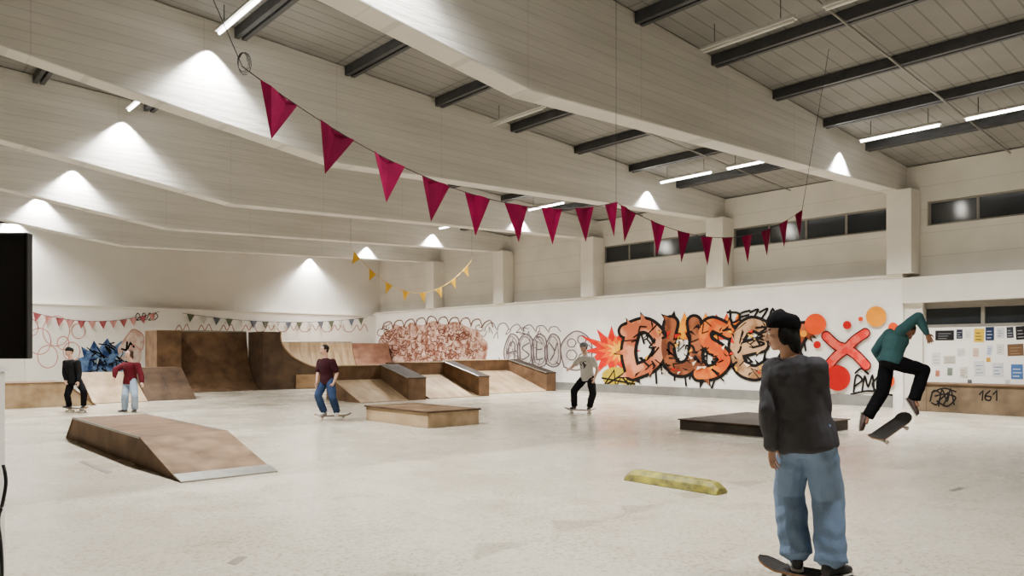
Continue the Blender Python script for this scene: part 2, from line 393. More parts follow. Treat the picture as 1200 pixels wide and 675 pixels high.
for i in range(17):
    t = i/16*math.pi/2
    curve.append((12.75+3.3*(1-math.cos(t))-.16*math.sin(2*t), 2.28-1.66*math.sin(t)))
prof = [(12.05, 0), (12.05, 2.28)]+curve+[(16.8, .62), (16.8, 0)]
MB().prism_y(prof, 27.9, 29.3).build('side_body', M_dark, r)
MB().prism_y(skin_prof(curve+[(16.8, .62)], .05), 27.88, 29.32).build('ramp_face', M_tan, r)
MB().box(13.4, 16.8, 27.86, 27.895, .02, .58).build('front_panel', M_tan, r)
quarter_x('pale_quarter_pipe', 'pale plywood quarter pipe in the back corner', 14.0, 18.6, 30.6, 32.6, 1.95, 33.9, M_tan, M_curve)
r = empty('corner_ramp', (19.6, 31, 0)); tag(r, 'rust brown quarter pipe set in the room corner', 'skate ramp')
M_rust = mat('rust_paint', (112,72,54), .6, .3, 2.2, col2=(154,114,90), detail=8)
a = arc(30.5, 0, 32.6, 1.9)
MB().prism_x(a+[(33.9, 1.9), (33.9, 0)], 18.65, 20.7).build('side_body', M_tan, r)
MB().prism_x(skin_prof(a), 18.63, 20.72).build('ramp_face', M_rust, r)
MB().box(18.63, 20.72, 32.6, 33.9, 1.9, 1.92).build('deck', M_tan, r)

# ------------------------------------------------------------------ paint on walls (every shape sits a hair in front of the last one)
class Paint:
    def __init__(s, fn, nrm, z=.002): s.fn = fn; s.n = Vector(nrm); s.mb = MB(); s.z = z
    def c(s, p): return s.fn(p[0], p[1])+s.n*s.z
    def poly(s, pts):
        s.mb.add([s.c(p) for p in pts], [tuple(range(len(pts)))]); s.z += .0001; return s
    def blob(s, pts, n=6): return s.poly([(v.x, v.y) for v in cr([(p[0], p[1], 0) for p in pts], n, True)])
    def disc(s, x, y, r, ry=None, n=24):
        return s.poly([(x+r*math.cos(i*2*math.pi/n), y+(ry or r)*math.sin(i*2*math.pi/n)) for i in range(n)])
    def stroke(s, pts, w, sm=True):
        P = cr([(p[0], p[1], 0) for p in pts], 6) if sm and len(pts) > 2 else [Vector((p[0], p[1], 0)) for p in pts]
        Q = [P[0]]
        for q in P[1:]:
            if (q-Q[-1]).length > .05: Q.append(q)
        P = Q; n = len(P)
        if n < 2: return s
        l = []; rr = []; h = w/2
        for i, q in enumerate(P):
            d0 = (P[i]-P[i-1]).normalized() if i else (P[1]-P[0]).normalized()
            d1 = (P[i+1]-P[i]).normalized() if i < n-1 else d0
            t = d0+d1
            t = t.normalized() if t.length > .1 else d0
            nn = Vector((-t.y, t.x, 0)); m = 1/max(.55, nn.dot(Vector((-d0.y, d0.x, 0))))
            l.append(q+nn*h*m); rr.append(q-nn*h*m)
        vs = [s.c(v) for v in l]+[s.c(v) for v in rr]; fs = [(i, i+1, n+i+1, n+i) for i in range(n-1)]
        def cap(q, d):
            nn = Vector((-d.y, d.x, 0)); return [s.c(q+(nn*math.cos(a)+d*math.sin(a))*h) for a in [k*math.pi/8 for k in range(9)]]
        for q, d in ((P[-1], (P[-1]-P[-2]).normalized()), (P[0], (P[0]-P[1]).normalized())):
            k = len(vs); vs += cap(q, d); fs.append(tuple(range(k, k+9)))
        s.mb.add(vs, fs); s.z += .0001
        return s
    def done(s, name, m, parent, label=None):
        o = s.mb.build(name, m, parent); s.mb = MB(); s.z += .0006
        if label: o['label'] = label
        return o
def pm(name, c, v=.18, c2=None, sc=5): return mat('paint_'+name, c, .7, v, sc, col2=c2, spec=.15, edge=.06 if c2 else .18)
RW = lambda x, y: on_x(x, y, XW)
BW = lambda x, y: on_y(x, y, YB)
K_ = pm('black', (20,17,17))
r = empty('graffiti_mural', on_x(880, 440, XW-.002)); tag(r, 'large colourful lettered graffiti mural with dots and starburst on white wall', 'graffiti')
p = Paint(RW, (-1,0,0), .016)
cx, cy = 717, 411; pts = []; random.seed(3)
for i in range(24):
    t = i/24*2*math.pi; q = (random.uniform(32, 44) if i % 2 == 0 else 18); pts.append((cx+q*math.cos(t), cy+q*.85*math.sin(t)))
p.poly(pts).done('starburst', pm('orange_red', (196,20,6)), r, 'red spiky starburst')
p.poly([(cx+5+(x-cx)*.66, cy+(y-cy)*.66) for x, y in pts]).done('starburst', pm('deep_orange', (222,84,6)), r, 'orange middle starburst')
p.poly([(cx+9+(x-cx)*.44, cy+(y-cy)*.44) for x, y in pts]).done('starburst', pm('yellow', (236,164,8)), r, 'yellow inner starburst')
p.blob([(706,438),(722,430),(744,438),(742,452),(726,449),(713,454)]).done('splash', pm('olive', (182,156,36)), r)
for q in ([(706,455),(720,434),(722,453),(734,432),(736,455),(750,438)], [(706,443),(744,450)], [(712,450),(728,440),(742,457)]): p.stroke(q, 2.2, False)
p.done('scribble', K_, r)
pts = []
for i in range(15): pts.append((784+i*6.2, (367 if i % 2 else 381)+2*math.sin(i*1.7)))
p.poly(pts+[(872,398),(784,398)]).done('flame', pm('flame', (200,48,14), c2=(232,156,24), sc=2.5), r)
letters = [
 ('salmon', (214,140,102), (178,92,58), [[(742,388),(737,412),(742,437)], [(734,388),(756,381),(771,392),(775,409),(764,427),(742,437)]]),
 ('brick', (104,58,38), (150,86,54), [[(787,379),(782,406),(787,426),(799,433),(812,425),(817,404),(814,378)], [(814,420),(826,438)]]),
 ('amber', (206,108,34), (182,70,24), [[(855,389),(836,380),(826,389),(829,402),(843,411),(850,422),(839,435),(820,438)]]),
 ('taupe', (182,144,108), (138,98,66), [[(900,387),(882,380),(867,392),(863,412),(870,431),(886,437),(901,430)], [(868,410),(893,404)]]),
 ('clay', (170,88,56), (112,52,32), [[(915,386),(940,434)], [(942,386),(914,434)]]),
]
ANG = {}
for nm, c, c2, st in letters:
    for q in st: p.stroke(q, 20.5)
    for q in st:
        for j in range(8):
            x, y = random.choice(q); a = random.uniform(0, 6.28); b = a+random.uniform(.4, .7); R = random.uniform(14, 20)
            p.poly([(x+8*math.cos(a-.35), y+8*math.sin(a-.35)), (x+R*math.cos(a), y+R*math.sin(a)), (x+8*math.cos(b), y+8*math.sin(b))])
            ANG.setdefault(nm, []).append((x, y, a, R))
    for j in range(4):
        x, y = random.choice(random.choice(st))
        p.stroke([(x+random.uniform(-6,6), y+4), (x+random.uniform(-6,6), y+random.uniform(18,26))], 2.4)
p.done('outline', K_, r, 'black letter outlines')
for nm, c, c2, st in letters:
    for q in st: p.stroke(q, 13, nm not in ('clay',))
    for x, y, a, R in ANG[nm][::2]:
        p.poly([(x+6*math.cos(a-.6), y+6*math.sin(a-.6)), (x+(R-3.5)*math.cos(a+.05), y+(R-3.5)*math.sin(a+.05)), (x+6*math.cos(a+.7), y+6*math.sin(a+.7))])
    p.done('letter', pm(nm, c, c2=c2, sc=1.6), r)
for i in range(40):
    x = random.uniform(736, 902); y = random.uniform(382, 438); a = random.uniform(0, 6.28); R = random.uniform(5, 12)
    p.poly([(x, y), (x+R*math.cos(a), y+R*math.sin(a)), (x+R*.7*math.cos(a+.35), y+R*.7*math.sin(a+.35))])
for i in range(60):
    x = random.uniform(736, 902); y = random.uniform(382, 438)
    p.stroke([(x, y), (x+random.uniform(-8,8), y+random.uniform(-8,8)), (x+random.uniform(-10,10), y+random.uniform(-10,10))], random.choice((1.3, 1.8, 2.6)), i % 2 == 0)
p.done('scribble', K_, r)
for nm, c in (('rosy', (186,30,20)), ('lemon', (228,164,30)), ('peach', (236,204,176))):
    for i in range(10):
        x = random.uniform(738, 897); y = random.uniform(386, 436); a = random.uniform(0, 6.28); R = random.uniform(4, 9)
        p.poly([(x, y), (x+R*math.cos(a), y+R*math.sin(a)), (x+R*.8*math.cos(a+.6), y+R*.8*math.sin(a+.6))]).done('splash', pm(nm, c), r)
XS = [[(992+(x-992)*.86, 411+(y-411)*.9) for x, y in q] for q in ([(966,392),(980,404),(992,408),(1006,416),(1020,430)], [(1019,388),(1004,398),(994,408),(980,418),(966,433)])]
for q in XS: p.stroke(q, 12.5)
p.done('outline', pm('dark_red', (84,14,14)), r, 'dark outline of red cross letter')
for q in XS: p.stroke(q, 9.2)
p.done('letter', pm('cross_red', (206,40,36), c2=(216,86,72)), r, 'red cross letter')
OR, SU, SA = ('orange',(214,66,2)), ('sun',(226,140,0)), ('scarlet',(176,4,8))
for x, y, q, (nm, c) in ((957,380,12.5,OR), (1028,371,12,SU), (983,443,15,SA), (994,381,5,SA), (959,404,4.5,SA), (943,391,4,SU), (1048,384,6,OR), (1046,424,4.5,SU), (1042,446,8,OR), (1010,374,2.8,OR), (958,424,3,OR)):
    p.disc(x, y, q).done('dot', pm(nm, c, .06), r)
r = empty('graffiti_tag', on_x(880, 372, XW-.002)); tag(r, 'small black scrawled tag above the large mural letters', 'graffiti')
p = Paint(RW, (-1,0,0), .03)
for q in ([(856,364),(857,379)], [(853,366),(866,367),(866,375),(853,380)], [(879,364),(868,368),(870,378),(881,376)], [(867,372),(878,369)], [(880,366),(889,363),(881,378),(892,375)], [(891,366),(900,362),(891,378),(902,375)], [(900,379),(906,362),(911,378)], [(901,373),(911,370)]): p.stroke(q, 2.6)
p.stroke([(850,383),(880,380),(916,381)], 1.8).done('scribble', K_, r)
r = empty('graffiti_tag', on_x(1020, 448, XW-.002)); tag(r, 'black scrawled tag right of the red painted dot', 'graffiti')
p = Paint(RW, (-1,0,0), .036)
for q in ([(1001,459),(1004,440),(1011,445),(1003,452)], [(1011,458),(1014,441),(1018,453),(1023,440),(1025,458)], [(1029,442),(1023,450),(1028,458),(1033,450),(1029,442)], [(1032,459),(1035,442),(1041,456),(1046,440)], [(998,462),(1020,458),(1046,463)], [(1003,437),(1010,432),(1018,438)]): p.stroke(q, 2.4)
p.done('scribble', K_, r)
r = empty('graffiti_mural', on_x(510, 425, XW-.002)); tag(r, 'rust brown bubble pattern mural near the room corner', 'graffiti')
p = Paint(RW, (-1,0,0))
p.blob([(446,430),(444,402),(450,390),(458,386),(462,380),(474,383),(482,378),(494,381),(508,376),(520,380),(534,377),(546,382),(560,388),(566,396),(572,404),(570,420),(566,440),(500,436)]).done('background', mat('paint_rust', (134,86,68), .7, .3, 3.4, col2=(204,172,154), detail=14, spec=.15, edge=.12), r)
for i in range(150):
    x = random.uniform(448,567); y = random.uniform(381,431); q = random.uniform(2,6); e = random.uniform(.5,1.3)
    p.stroke([(x+q*math.cos(t*.8), y+q*e*math.sin(t*.8)+random.uniform(-1.5,1.5)) for t in range(random.randint(4,8))], .85)
p.done('bubble', pm('deep_rust', (98,54,42)), r)
for i in range(30):
    x = random.uniform(452,562); y = random.uniform(382,429); q = random.uniform(2,5)
    p.stroke([(x+q*math.cos(t*.7), y+q*math.sin(t*.7)+random.uniform(-1,1)) for t in range(6)], .8)
p.done('bubble', pm('pale_rust', (212,182,164)), r)
for x in range(448,576,13): p.stroke([(x,386-6*math.sin((x-450)/40)),(x+3,378-5*math.sin((x-450)/40)+random.uniform(-2,2)),(x+10,377-5*math.sin((x-450)/40)),(x+13,385-6*math.sin((x-450)/40))], 1.1)
p.done('outline', pm('deep_rust', (98,54,42)), r)
r = empty('graffiti_mural', on_x(645, 425, XW-.002)); tag(r, 'faded outlined bubble letters between rust mural and starburst', 'graffiti')
p = Paint(RW, (-1,0,0))
for x in (600, 616, 632, 648): p.blob([(x-8,426),(x-9,404+x%7),(x-2,392),(x+7,396),(x+9,412),(x+8,426),(x,430)])
p.blob([(661,430),(657,408),(665,394),(677,388),(690,396),(694,410),(690,426),(676,434)])
p.done('letter', pm('chalk', (200,192,184)), r)
for i, x in enumerate((600, 616, 632, 648)):
    for e in (0, 2.6): p.stroke([(x-8+e,426-e),(x-9+e,404+x%7),(x-2,392+e),(x+7-e,396+e),(x+9-e,412),(x+8-e,426-e),(x,430-e),(x-8+e,426-e)], 1.5-.2*e)
    for q in ([[(-4,420),(-3,404),(3,402),(3,420)], [(-5,414),(5,411)]], [[(4,402),(-4,408),(4,416),(-4,422)]], [[(-3,400),(-3,420),(4,420)], [(-3,410),(3,409)]], [[(-4,402),(2,412),(-3,422)], [(5,402),(2,412)]])[i]:
        p.stroke([(x+a, b) for a, b in q], 1.6)
p.stroke([(661,430),(657,408),(665,394),(677,388),(690,396),(694,410),(690,426),(676,434),(661,430)], 1.6)
for dx, dy, q in ((670,402,5),(682,398,5),(688,409,5),(670,416,6),(684,420,6)): p.stroke([(dx+q*math.cos(t), dy+q*math.sin(t)) for t in (0,1,2,3,4,5,6,6.4)], 1.3)
for i in range(6):
    x = 568+i*15; p.stroke([(x,388+i*.3),(x+2,380+i+random.uniform(-2,3)),(x+9,378+i),(x+14,386+i*.5)], 1.1)
for i in range(22):
    x = random.uniform(574,656); y = random.uniform(388,428); p.stroke([(x,y),(x+random.uniform(-6,6),y+random.uniform(-8,8)),(x+random.uniform(-6,6),y+random.uniform(-8,8))], .9)
p.done('outline', pm('plum', (96,82,82)), r)
r = empty('graffiti_mural', on_y(60, 430, YB-.002)); tag(r, 'faint red outlined face shapes on the end wall, far left', 'graffiti')
p = Paint(BW, (0,-1,0))
for x, y, q in ((46,400,14),(66,388,16),(84,412,10),(56,418,12),(74,402,7),(36,384,9),(92,388,8)): p.stroke([(x+q*math.cos(t), y+q*math.sin(t)*1.1) for t in (0,.8,1.6,2.4,3.2,4,4.8,5.6,6.4)], 1.1)
p.done('outline', pm('faded_red', (194,128,116)), r)
r = empty('graffiti_mural', on_y(125, 430, YB-.002)); tag(r, 'rough blue and black painted shape on the end wall', 'graffiti')
p = Paint(BW, (0,-1,0))
p.poly([(94,436),(91,420),(98,418),(95,406),(104,411),(110,399),(116,408),(126,396),(132,407),(143,399),(146,408),(154,403),(152,416),(159,424),(151,437),(122,438)]).done('background', pm('navy', (30,52,96), c2=(96,126,168), sc=2.6), r)
p.blob([(138,412),(144,400),(150,392),(157,386),(168,394),(166,410),(164,424),(152,432)]).done('splash', pm('dusty_pink', (196,164,148), c2=(222,202,188), sc=3), r)
for i in range(5):
    x = random.uniform(100,146); y = random.uniform(410,430); p.poly([(x,y),(x+random.uniform(4,10),y-random.uniform(3,8)),(x+random.uniform(3,9),y+random.uniform(1,5))]).done('splash', pm('sky', (160,178,196)), r)
for i in range(26):
    x = random.uniform(96,152); y = random.uniform(404,434)
    p.stroke([(x,y),(x+random.uniform(-9,9),y+random.uniform(-8,8)),(x+random.uniform(-9,9),y+random.uniform(-8,8))], random.choice((1,1.6,2.4)), i % 2 == 0)
p.done('scribble', K_, r)
p.stroke([(144,400),(150,392),(157,386),(168,394),(166,410),(156,404),(150,416)], 1.1).done('outline', pm('faded_red', (194,128,116)), r)
r = empty('graffiti_mural', on_y(340, 385, YB-.002)); tag(r, 'thin dark red scribbles on end wall behind the quarter pipes', 'graffiti')
p = Paint(BW, (0,-1,0)); sp = []
for x in range(205, 430, 26): sp += [(x,388),(x+5,381),(x+9,387),(x+14,380),(x+18,388)]
p.stroke(sp, 1).done('scribble', pm('faded_maroon', (164,116,110)), r)
r = empty('graffiti_tag', on_y(166, 372, YB-.002)); tag(r, 'black tag high on end wall above the bunting string', 'graffiti')
p = Paint(BW, (0,-1,0)); x = 158; sp = []
for i in range(4): sp += [(x,374),(x+3,367),(x+6,371),(x+2,375)]; x += 7
p.stroke(sp, 1.1).done('scribble', K_, r)
r = empty('graffiti_tag', on_x(1150, 470, 20.148)); tag(r, 'black numbers 161 and looped tag painted on the wall ledge', 'graffiti')
p = Paint(lambda x, y: on_x(x, y, 20.148), (-1,0,0))
for q in ([(1148,462),(1152,458),(1151,469)], [(1160,458),(1155,463),(1155,468),(1160,469),(1161,465),(1155,464)], [(1164,462),(1168,458),(1168,469)]): p.stroke(q, 1.8, sm=len(q) > 3)
for q in ([(1090,470),(1094,458),(1102,462),(1098,474),(1092,472)], [(1100,476),(1104,457),(1110,470),(1114,456),(1118,474)], [(1096,464),(1108,462),(1120,466),(1110,476),(1098,470)], [(1092,460),(1106,455),(1120,459)], [(1102,468),(1112,460),(1106,474)]): p.stroke(q, 1.8)
p.done('scribble', K_, r)

# ------------------------------------------------------------------ notices
def notice(x0, y0, x1, y1, c, ink, label, bars=3):
    X = 21.05
    a = on_x(x0, y1, X); b = on_x(x1, y0, X)
    r = empty('poster', (X, (a.y+b.y)/2, a.z), (random.uniform(-.07, .07), 0, 0)); tag(r, label, 'poster', None)
    h = b.z-a.z; w = a.y-b.y
    MB().box(-.006, 0, -w/2, w/2, 0, h).build('paper', pm('paper_%d_%d_%d' % c, c, .04), r, local=True)
    for k in range(bars):
        z = h*(.16+.24*k); e = random.uniform(.1, .45)
        MB().box(-.008, -.006, -w/2+w*e, w/2-w*.16, z, z+h*.06).build('print', pm('ink_%d_%d_%d' % ink, ink, .05), r, local=True)
BK = (26,26,28); WH = (222,220,214); GY = (150,150,150)
for q in ((1096,387,1118,399,BK,(120,120,120),'wide black poster, leftmost of the upper row of notices'),
 (1121,386,1128,397,(30,36,54),(150,150,150),'narrow navy notice beside the wide black poster'),
 (1131,386,1138,397,WH,GY,'small white notice left of the yellow poster'),
 (1141,385,1153,401,(206,170,50),BK,'yellow poster in the upper row of notices'),
 (1155,383,1165,399,(34,46,76),(160,165,180),'dark blue poster touching the yellow poster'),
 (1168,384,1177,396,(200,202,204),(60,70,110),'pale grey notice right of the dark blue poster'),
 (1180,383,1188,396,(48,52,62),(150,150,150),'slate notice near right end of the upper row'),
 (1191,382,1203,398,BK,(140,140,140),'black poster at the right end of the upper row'),
 (1092,413,1102,428,(206,204,198),GY,'white sheet leftmost in the lower group of notices'),
 (1106,417,1120,426,(184,178,166),(140,126,116),'wide beige sheet beside the leftmost white sheet'),
 (1142,423,1155,440,(206,206,204),(130,140,165),'large white sheet with grey print, lower middle'),
 (1163,425,1176,441,(204,204,202),(80,105,165),'white sheet with blue print, low on the wall'),
 (1181,403,1200,417,(104,80,58),(140,114,86),'brown poster between the upper and lower notices'),
 (1185,427,1199,444,(70,104,156),(190,200,212),'blue poster at the lower right of the notices'),
 (1122,408,1131,417,(206,204,198),GY,'small white sheet in the centre of the notices'),
 (1140,408,1147,418,(206,180,166),(170,110,100),'small pinkish sheet below the yellow poster'),
 (1156,405,1162,416,(188,198,210),(90,100,130),'narrow pale blue sheet below the dark blue poster'),
 (1168,403,1177,415,(208,206,200),(120,120,120),'small white sheet left of the brown poster'),
 (1125,430,1134,442,(200,194,180),(130,120,110),'small cream sheet left of the large white sheet'),
 (1096,434,1101,441,(186,120,96),(90,60,50),'tiny rust coloured sticker low at the left end'),
 (1110,431,1116,440,(120,130,118),(70,80,70),'tiny green grey sticker right of the rust sticker'),
 (1134,445,1139,450,(60,60,64),(150,150,150),'tiny dark sticker just above the wall ledge'),
 (1156,419,1161,424,(200,150,60),(110,80,40),'tiny amber sticker between two large white sheets'),
 (1178,445,1184,450,(200,198,190),(110,110,110),'tiny white sticker just above the ledge, right')): notice(*q)

# ------------------------------------------------------------------ bunting
M_str = mat('string_cord', (60,40,42), .8, .1, 20)
M_mag = mat('crimson_cloth', (140,8,66), .8, .15, 6, bump=.1, spec=.12)
M_mag2 = mat('dark_crimson_cloth', (120,5,54), .8, .15, 6, bump=.1, spec=.12)
M_ylw = mat('yellow_cloth', (208,162,40), .75, .12, 6, spec=.2)
def sag(a, b, dip, n=60):
    return [a.lerp(b, i/n)-Vector((0,0,dip*4*(i/n)*(1-i/n))) for i in range(n+1)]
def at_len(pts, s):
    for p, q in zip(pts, pts[1:]):
        l = (q-p).length
        if s <= l: return p.lerp(q, s/l), (q-p).normalized()
        s -= l
    return pts[-1], (pts[-1]-pts[-2]).normalized()
def plen(pts): return sum((q-p).length for p, q in zip(pts, pts[1:]))
def pennants(r, pts, s0, step, n, w, h, mats, swing=.1, perp=.7):
    for i in range(n):
        p0, d0 = at_len(pts, s0+i*step-w/2); p1, d1 = at_len(pts, s0+i*step+w/2)
        m0 = (p0+p1)/2; nrm = Vector((d0.y, -d0.x, 0)).normalized()
        dn = Vector((0,0,-1)); dd = (p1-p0).normalized(); pr = (dn-dd*dn.dot(dd)).normalized(); hang = dn.lerp(pr, perp).normalized()
        tip = m0+hang*h+nrm*random.uniform(-swing, swing)*h+d0*random.uniform(-.06,.06)*h
        rows = []
        for j in range(7):
            t = j/6; L_, R_ = p0.lerp(tip, t), p1.lerp(tip, t)
            rows.append([L_.lerp(R_, k/4)+nrm*(.02*math.sin(k*1.6+i)*(1-t)) for k in range(5)])
        vs = [v for row in rows for v in row]+[v+nrm*.003 for row in rows for v in row]
        fs = []
        for j in range(6):
            for k in range(4):
                q = (j*5+k, j*5+k+1, (j+1)*5+k+1, (j+1)*5+k); fs.append(q); fs.append(tuple(reversed([v+35 for v in q])))
        rim = [k for k in range(5)]+[j*5+4 for j in range(1, 7)]+[30+k for k in range(3, -1, -1)]+[j*5 for j in range(5, 0, -1)]
        for a, b in zip(rim, rim[1:]+rim[:1]): fs.append((a, b, b+35, a+35))
        MB().add(vs, fs).build('pennant', mats[i % len(mats)], r, smooth=False)
A = W(284, 78, 5.7); B = W(722, 237, 9.1); C = W(940, 246, 13.0)
r = empty('pennant_bunting', A); tag(r, 'large crimson pennant bunting hanging across the hall', 'bunting')
s1 = sag(A, B, .44); s2 = sag(B, C, .46)
MB().path(s1, .005).build('string', M_str, r); MB().path(s2, .005).build('string', M_str, r)
pennants(r, s1, .33, (plen(s1)-.42)/8.0, 9, .345, .40, [M_mag, M_mag2])
pennants(r, s2, .26, (plen(s2)-.46)/8.0, 9, .33, .42, [M_mag2, M_mag])
up = W(250, 0, 5.7)
e1 = A+(up-A)*((zc(2)-A.z-.2)/(up.z-A.z))
MB().path([A, e1], .004).build('hanging_wire', M_black, r)
MB().path([B, Vector((B.x, B.y, zc(B.x)-.01))], .003).build('hanging_wire', M_black, r)
c2 = W(966, 90, 13.0); MB().path([C, C+(c2-C)*((6.8-C.z)/(c2.z-C.z))], .004).build('hanging_wire', M_black, r)
coil = []
for k in range(40):
    q = .055+.0005*k; t = k*.55
    coil.append(A+Vector((C_*q*math.cos(t)*.7, -S_*q*math.cos(t)*.7, .04+q*1.25*math.sin(t)))+Vector((S_, C_, 0))*(.0015*k))
MB().path(coil, .003).build('wire_coil', M_black, r)
A = W(411, 290, 25); B = W(553, 305, 29)
r = empty('pennant_bunting', A); tag(r, 'small yellow pennant bunting hanging near the far corner', 'bunting')
s1 = sag(A, B, 1.4); MB().path(s1, .008).build('string', M_ylw, r)
pennants(r, s1, .35, (plen(s1)-.6)/7.3, 8, .34, .38, [M_ylw])
MB().path([A, Vector((A.x, A.y, zc(A.x)-.01))], .006).build('hanging_wire', M_black, r)
MB().path([B, Vector((B.x, B.y, zc(B.x)-.01))], .006).build('hanging_wire', M_black, r)
A = on_y(32, 364, YB-.1); B = on_y(187, 365, YB-.1)
r = empty('pennant_bunting', A); tag(r, 'faded red and pink pennant bunting on end wall, left', 'bunting')
s1 = sag(A, B, .42); MB().path(s1, .01).build('string', M_str, r)
fm = [mat('faded_red_cloth', (150,70,74), .8), mat('faded_pink_cloth', (190,130,124), .8)]
pennants(r, s1, .35, (plen(s1)-.6)/11.2, 12, .30, .34, fm, .02)
A = on_y(214, 367, YB-.1); B = on_y(430, 372, YB-.1)
r = empty('pennant_bunting', A); tag(r, 'green and white mixed pennant bunting on end wall, right', 'bunting')
s1 = sag(A, B, .32); MB().path(s1, .01).build('string', M_str, r)
fm = [mat('olive_cloth', (86,92,74), .8), mat('pale_cloth', (206,202,192), .8), mat('slate_cloth', (92,98,110), .8)]
pennants(r, s1, .35, (plen(s1)-.6)/15.2, 16, .34, .36, fm, .02)

# ------------------------------------------------------------------ television and cabinet
def obox(mb, u0, u1, d0, d1, z0, z1):
    mb.prism([uv2w(*q, z0) for q in ((u0,d0),(u1,d0),(u1,d1),(u0,d1))], [uv2w(*q, z1) for q in ((u0,d0),(u1,d0),(u1,d1),(u0,d1))]); return mb
CU = -.36
r = empty('tall_cabinet', uv2w(-3.5, 4.2, 0), (0,0,-YAW)); tag(r, 'tall white cabinet under the black television', 'cabinet')
obox(MB(), -3.9+CU, -2.71+CU, 4.0, 4.5, .08, 1.38).build('body', M_white, r, bevel=.008)
obox(MB(), -3.92+CU, -2.70+CU, 3.98, 4.51, 1.38, 1.41).build('top_panel', M_white, r)
obox(MB(), -3.86+CU, -2.75+CU, 4.04, 4.46, 0, .08).build('plinth', M_black, r)
for a, b in ((-3.88, -3.31), (-3.29, -2.73)): obox(MB(), a+CU, b+CU, 3.985, 4.0, .1, 1.36).build('door', M_white, r)
r = empty('television', uv2w(-3.3, 4.1, 1.41), (0,0,-YAW)); tag(r, 'large black flat television at left edge of view', 'television')
obox(MB(), -3.92, -2.645, 4.05, 4.1, 1.46, 2.15).build('casing', M_black, r, bevel=.006)
obox(MB(), -3.91, -2.657, 4.045, 4.05, 1.472, 2.138).build('screen', mat('dark_screen', (8,8,10), .15, .1, 2), r)
obox(MB(), -3.6, -3.25, 3.99, 4.2, 1.41, 1.425).build('stand', M_black, r)
obox(MB(), -3.47, -3.38, 4.09, 4.12, 1.425, 1.5).build('stand_neck', M_black, r)
cp = [W(4, 545, 3.95), W(7, 565, 3.93), W(3, 590, 3.93), W(-2, 610, 3.95), W(1, 640, 3.95), W(2, 680, 3.95), W(-4, 735, 3.95)]
tag(MB().path(cr(cp, 6), .009, 8).build('power_cable', M_black, smooth=True), 'black power cable hanging beside the white cabinet', 'cable')

M_tape = mat('grey_tape', (120,112,100), .7)
for i, (q, lb) in enumerate(((((92,541),(98,540),(132,553),(126,556)), 'dark tape strip on floor left of the funbox'), (((266,660),(280,652),(290,653),(276,662)), 'short grey tape piece at bottom of the floor'), (((1112,575),(1124,571),(1130,572),(1118,576)), 'short grey tape piece at right of the floor'))):
    pts = [G(*c) for c in q]
    mb = MB(); mb.prism([p_+Vector((0,0,.0005)) for p_ in pts], [p_+Vector((0,0,.003)) for p_ in pts])
    tag(mb.build('floor_tape', M_tape), lb, 'tape')

# ------------------------------------------------------------------ skateboards
def deck_mesh(hw, z0, z1, ln):
    mb = MB(); n = 28; rings = []
    for i in range(n+1):
        x = -ln+2*ln*i/n; e = max(0, abs(x)-(ln-.1))/.1
        w = hw*math.sqrt(max(.02, 1-e*e)); k = max(0, abs(x)-.26)*.38
        rings.append([Vector((x, -w, z0+k+.006)), Vector((x, -w*.6, z0+k)), Vector((x, w*.6, z0+k)), Vector((x, w, z0+k+.006)), Vector((x, w, z1+k+.006)), Vector((x, w*.6, z1+k)), Vector((x, -w*.6, z1+k)), Vector((x, -w, z1+k+.006))])
    return mb.loft(rings)
M_deck = mat('maple_deck', (150,110,70), .5, .2, 6); M_grip = mat('black_grip', (44,40,38), .9, .2, 60)
M_whl = mat('white_urethane', (220,214,200), .5, .05, 5)
def make_board():
    r = empty('skateboard', (0,0,0))
    deck_mesh(.102, .082, .093, .40).build('deck', M_deck, r, local=True, smooth=False)
    deck_mesh(.099, .0935, .095, .398).build('grip_tape', M_grip, r, local=True)
    for sx in (-1, 1):
        x = .22*sx
        t = MB().box(x-.035, x+.035, -.03, .03, .07, .083)
        t.prism_x([(-.075, .03), (-.03, .07), (.03, .07), (.075, .03), (.075, .02), (-.075, .02)], x-.015, x+.015)
        t.tube((x, -.1, .027), (x, .1, .027), .006, n=8).build('truck', M_met, r, local=True)
        for sy in (-1, 1):
            MB().tube((x, sy*.078, .027), (x, sy*.108, .027), .027, n=16).build('wheel', M_whl, r, local=True)
    return r
BOARD = None
def board(loc, d, up, label):
    global BOARD
    if BOARD is None: BOARD = o = make_board()
    else: o = copy_tree(BOARD)
    d = Vector(d).normalized(); up = Vector(up); up = (up-d*up.dot(d)).normalized(); y = up.cross(d)
    o.location = loc; o.rotation_euler = Matrix((d, y, up)).transposed().to_euler()
    tag(o, label, 'skateboard', 'skateboards'); return o
def cdir(u, v, z=0): return uv2w(u, v, 0)+Vector((0,0,z))

# ------------------------------------------------------------------ people
def ik(a, t, hint, l1, l2):
    d = t-a; L_ = min(d.length, (l1+l2)*.995); n = d.normalized(); t = a+n*L_
    x = (l1*l1-l2*l2+L_*L_)/(2*L_); h = math.sqrt(max(0, l1*l1-x*x))
    b = hint-a; b = b-n*b.dot(n)
    if b.length < 1e-5: b = n.orthogonal()
    return a+n*x+b.normalized()*h, t
def ring(c, A, B, n=18, p=2.3):
    out = []
    for i in range(n):
        t = i*2*math.pi/n; cs, sn = math.cos(t), math.sin(t)
        out.append(c+A*(math.copysign(abs(cs)**(2/p), cs))+B*(math.copysign(abs(sn)**(2/p), sn)))
    return out
HEADR = [(0,.026,.022,.052),(.06,.042,.045,.036),(.16,.054,.064,.022),(.28,.063,.078,.012),(.42,.069,.089,.004),(.56,.073,.094,0),(.7,.074,.096,-.004),(.82,.067,.086,-.008),(.91,.051,.066,-.01),(.97,.03,.04,-.011),(1,.012,.016,-.011)]
